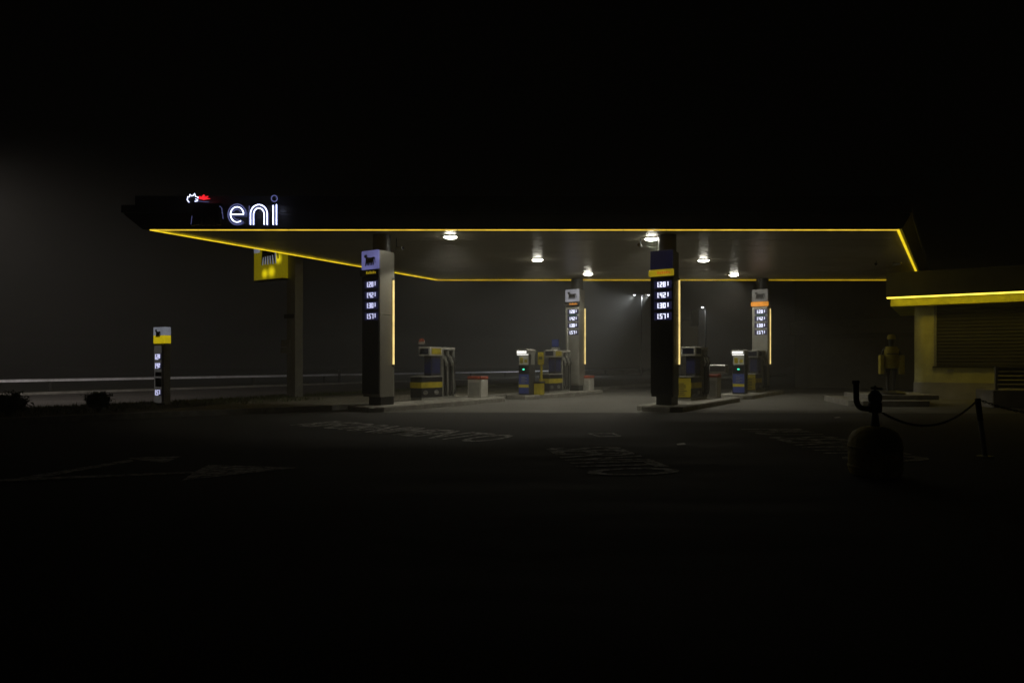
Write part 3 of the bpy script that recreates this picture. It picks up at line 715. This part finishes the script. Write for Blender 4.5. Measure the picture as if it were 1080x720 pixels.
MB().box(-.84, 9.5, -1.04, 5.4, 4.342, 4.40).build('roof_edge', m_kfasc, rf)
MB().box(-.70, 9.5, -.52, 5.3, 3.27, 3.558).build('soffit', M('kiosk_soffit', (.50, .50, .05), .6), rf)
MB().box(-.79, 9.5, -.985, -.66, 3.530, 3.557).build('light_strip', e_kstrip, rf)
MB().box(1.0, 1.18, -.03, -.001, .93, 1.02).build('wall_socket', m_lgrey, k)
# plinth slabs and the figure
sp = G(901, 429); sr = G(984, 429)
pl = MB().loft([[(x, y, z) for x, y in ((sp.x + .25, sp.y), (sr.x - .1, sp.y), (sr.x + .9, sp.y + 3.2), (sp.x + .6, sp.y + 3.2), (sp.x, sp.y + .35))] for z in (-.02, .17)]).build('plinth_slab', m_kerb)
tag(pl, 'low wide concrete slab left of the kiosk', 'plinth')
pl2 = MB().xy([(10.85, 20.15), (12.6, 20.15), (13.2, 22.6), (11.0, 22.6), (10.7, 20.5)], .172, .30).build('plinth_slab', m_kerb)
tag(pl2, 'smaller concrete slab on the low slab under the yellow figure', 'plinth')
fx, fy = (940 - CX) * 20.75 / F, 20.75
fig = thing('statue', 'standing figure statue in yellow tabard and cap carrying a flat yellow panel each side', 'statue', (fx, fy, .30), R(-18))
MB().loft([[(rr * math.cos(R(a_)) * .40, rr * math.sin(R(a_)) * .26, z) for a_ in range(0, 360, 20)] for rr, z in ((1, 0), (.95, .06), (.7, .10), (.45, .12))], True, True).build('base', m_dark, fig)
sv = [((0, 0, .92), .135), ((0, 0, 1.10), .13), ((0, 0, 1.32), .15), ((0, .0, 1.47), .06), ((0, -.01, 1.56), .075), ((0, -.015, 1.66), .095), ((0, -.01, 1.74), .06),
      ((-.09, 0, .86), .085), ((-.10, -.02, .48), .058), ((-.09, 0, .12), .038), ((-.10, -.10, .13), .035), ((.09, 0, .86), .085), ((.085, .01, .48), .058), ((.075, .03, .12), .038), ((.09, -.07, .13), .035),
      ((-.19, 0, 1.40), .06), ((-.27, .02, 1.14), .045), ((-.27, -.06, .92), .034), ((-.27, -.08, .83), .03), ((.19, 0, 1.40), .06), ((.27, .02, 1.14), .045), ((.27, -.06, .92), .034), ((.27, -.08, .83), .03)]
se = [(0, 1), (1, 2), (2, 3), (3, 4), (4, 5), (5, 6), (0, 7), (7, 8), (8, 9), (9, 10), (0, 11), (11, 12), (12, 13), (13, 14), (2, 15), (15, 16), (16, 17), (17, 18), (2, 19), (19, 20), (20, 21), (21, 22)]
me = bpy.data.meshes.new('body'); me.from_pydata([v for v, r_ in sv], se, []); me.materials.append(m_figbody)
ob = bpy.data.objects.new('body', me); COL.objects.link(ob); ob.parent = fig
md = ob.modifiers.new('skin', 'SKIN'); md.use_smooth_shade = True
for i, (v, r_) in enumerate(sv): me.skin_vertices[0].data[i].radius = (r_, r_ * .85); me.skin_vertices[0].data[i].use_root = (i == 0)
ob.modifiers.new('sub', 'SUBSURF').levels = 1; ob.modifiers['sub'].render_levels = 2
MB().loft([[(rx * math.cos(R(a_)), ry * math.sin(R(a_)), z) for a_ in range(0, 360, 20)] for rx, ry, z in ((.205, .15, .80), (.20, .155, 1.0), (.19, .16, 1.2), (.215, .165, 1.36), (.15, .12, 1.46))], True, True).build('tabard', m_figy, fig)
MB().box(-.15, .15, -.172, -.160, 1.22, 1.25).build('chest_strap', m_figbody, fig)
MB().loft([[(rx * math.cos(R(a_)), -.01 + rx * math.sin(R(a_)), z) for a_ in range(0, 360, 20)] for rx, z in ((.115, 1.68), (.118, 1.72), (.10, 1.79), (.05, 1.825))] , True, True).build('cap', m_figy, fig)
for s in (-1, 1): MB().cbox(s * .275 - .055, s * .275 + .055, -.17, .14, .62, 1.20, .015).build('side_panel', m_figy, fig)
# slatted screen on a block at the right edge
p = G(1047, 430)
t = thing('slatted_screen', 'low slatted screen with pale post standing at the right picture edge', 'screen', (p.x + .15, p.y + .12, .50), R(-8))
MB().box(.0, .07, -.03, .03, 0, .66).build('post', m_lgrey, t); MB().box(2.2, 2.27, -.03, .03, 0, .66).build('post', m_lgrey, t)
for q in range(5): MB().box(.073, 2.197, -.015, .015, .05 + q * .12, .15 + q * .12).build('slat', m_wood, t)
tag(MB().cbox(0, 2.6, 0, .9, -.02, .498, .02).build('concrete_block', m_kbase, None, (p.x, p.y, 0), R(-8)), 'grey concrete block under the slatted screen at right edge', 'block')
# dark garage behind
gx0, gy = (838 - CX) * 36.0 / F, 36.0
gt = thing('garage', 'unlit garage building in the dark behind the kiosk', 'building', (gx0, gy, 0), -PHI)
MB().box(0, 14, .0, 7, -.02, 2.75).build('wall', m_wall, gt); MB().box(-.2, 14.2, -.25, 7.2, 2.752, 3.45).build('sign_band', m_wall2, gt); MB().box(0, 14, .0, 7, 3.452, 6.2).build('upper_wall', m_wall, gt)
for q in range(3):
    d = MB().box(.8 + q * 4, 4.2 + q * 4, -.05, -.002, 0, 2.5).build('garage_door', m_wall2, gt)
    for z in range(5): MB().box(.85 + q * 4, 4.15 + q * 4, -.075, -.052, .06 + z * .48, .50 + z * .48).build('door_panel', m_wall2, d)

# ------------------------------------------------------------------ foreground: old gas tank with valve, chain and post
T = G(937, 505.5)
t = thing('gas_tank', 'squat rusty yellow gas tank with valve and upright bent pipe', 'gas tank', (T.x, T.y + .27, 0), R(12))
MB().lathe([(.20, 0), (.255, .02), (.272, .07), (.275, .34), (.262, .42), (.225, .485), (.15, .53), (.07, .55), (.001, .553)], 32).build('vessel', m_rust, t)
MB().lathe([(.278, .305), (.283, .312), (.283, .328), (.278, .335)], 32).build('weld_band', m_rust, t)
MB().lathe([(.278, .09), (.283, .097), (.283, .113), (.278, .12)], 32).build('weld_band', m_rust, t)
MB().lathe([(.05, .54), (.042, .60), (.034, .68), (.036, .70)], 16).build('neck', m_dark, t)
vb = MB().lathe([(.062, .70), (.072, .72), (.072, .80), (.06, .82), (.072, .84), (.072, .90), (.05, .925), (.03, .95)], 12).build('valve_body', m_rubber, t)
MB().tube([(0, 0, .93), (0, 0, 1.0)], .014, 7).build('stem', m_rubber, vb)
MB().tube([(-.05, 0, .975), (.085, 0, .965)], .014, 7).build('valve_handle', m_rubber, vb)
pp = [(-.05, 0, .745), (-.13, 0, .745)] + [(-.13 - .11 * math.sin(R(a_)), 0, .855 - .11 * math.cos(R(a_))) for a_ in range(15, 91, 15)] + [(-.243, 0, 1.02), (-.246, 0, 1.05)]
MB().tube(pp, .031, 10).build('pipe', m_rubber, t)
MB().lathe([(.036, 1.02), (.039, 1.03), (.039, 1.05), (.036, 1.06)], 12, (-.246, 0, 0)).build('pipe_collar', m_rubber, t)
Bp = G(1039, 481.5); Tp = Vector((Bp.x - .10, Bp.y, .78))
def post(b, tp, label):
    t = thing('chain_post', label, 'post', (b.x, b.y, 0), 0, 'posts holding the chain')
    d = tp - b; d.z = tp.z
    MB().tube([(0, 0, 0), (d.x * .62, d.y * .62, d.z * .62)], .032, 10).build('lower_tube', m_steel, t)
    MB().tube([(d.x * .62, d.y * .62, d.z * .62), tuple(d)], .036, 10).build('upper_tube', m_rubber, t)
    MB().lathe([(.10, 0), (.10, .012), (.04, .02)], 14).build('foot_plate', m_steel, t)
post(Bp, Tp, 'leaning chain post right of the gas tank')
Bp2 = Vector((Bp.x + 1.75, Bp.y - .3, 0)); Tp2 = Vector((Bp2.x, Bp2.y, .80))
post(Bp2, Tp2, 'upright chain post just beyond the right picture edge')
def chain(a, b, sag, label):
    c = MB(); n = int((b - a).length * 1.12 / .042)
    pts = []
    for i in range(n + 1):
        f = i / n; p = a.lerp(b, f); p = Vector((p.x, p.y, p.z - sag * 4 * f * (1 - f))); pts.append(p)
    for i in range(n):
        d = (pts[i + 1] - pts[i]).normalized(); s = d.cross(Vector((0, 0, 1))).normalized(); up = s.cross(d)
        if i % 2: s = up
        m_ = (pts[i] + pts[i + 1]) / 2
        c.tube([m_ + d * (.028 * math.cos(k_ * math.pi / 4)) + s * (.013 * math.sin(k_ * math.pi / 4)) for k_ in range(9)], .0055, 5, False)
    tag(c.build('chain', m_dark), label, 'chain', 'chains between the posts')
chain(Vector((T.x + .06, T.y + .22, .70)), Tp + Vector((0, 0, -.02)), .23, 'thin sagging chain from the gas tank to the leaning post')
chain(Tp + Vector((.03, 0, -.02)), Tp2 + Vector((0, 0, -.02)), .2, 'chain running from leaning post to the right picture edge')

# ------------------------------------------------------------------ floodlight and cameras under the soffit
def camera_box(px, py, Y, label, ang, ln=.22, drop=None, cat='camera', m=m_white):
    p = P(px, py, Y)
    t = thing('security_camera', label, cat, (p.x, p.y, p.z), R(ang), 'cameras under the canopy')
    MB().tube([(0, .08, ZS - p.z), (0, .08, .06), (0, .02, .04)], .014, 6).build('bracket', m_dark, t)
    MB().xz([(.05 * math.cos(R(q * 30)), .05 * math.sin(R(q * 30))) for q in range(12)], -ln * .6, ln * .4).build('housing', m, t)
    MB().xz([(.04 * math.cos(R(q * 30)), .04 * math.sin(R(q * 30))) for q in range(12)], -ln * .6 - .012, -ln * .6 - .001).build('lens', m_glass, t)
camera_box(420.5, 262, 18.6, 'small white camera under the soffit beside front left pillar', 60)
camera_box(675, 259, 18.6, 'dark camera hanging from soffit left of front right pillar', -20, .26, m=m_dark)
camera_box(924, 279, 22.6, 'left one of two cameras near the kiosk roof corner', -30, .26, m=m_lgrey)
camera_box(945, 278.5, 22.9, 'right one of two cameras near the kiosk roof corner', 35, .26, m=m_lgrey)

# ------------------------------------------------------------------ night fog
hz = MB().box(-270, 270, -40, 270, -1.0, 10.5)
m = bpy.data.materials.new('night_fog'); m.use_nodes = True; n = m.node_tree; n.nodes.clear()
pv = n.nodes.new('ShaderNodeVolumePrincipled'); pv.inputs['Density'].default_value = HAZE_D; pv.inputs['Color'].default_value = (.93, .91, .85, 1); pv.inputs['Anisotropy'].default_value = .25
ou = n.nodes.new('ShaderNodeOutputMaterial'); n.links.new(pv.outputs[0], ou.inputs['Volume'])
h = hz.build('haze', m); h['kind'] = 'stuff'; h['label'] = 'thin night fog over the whole place'
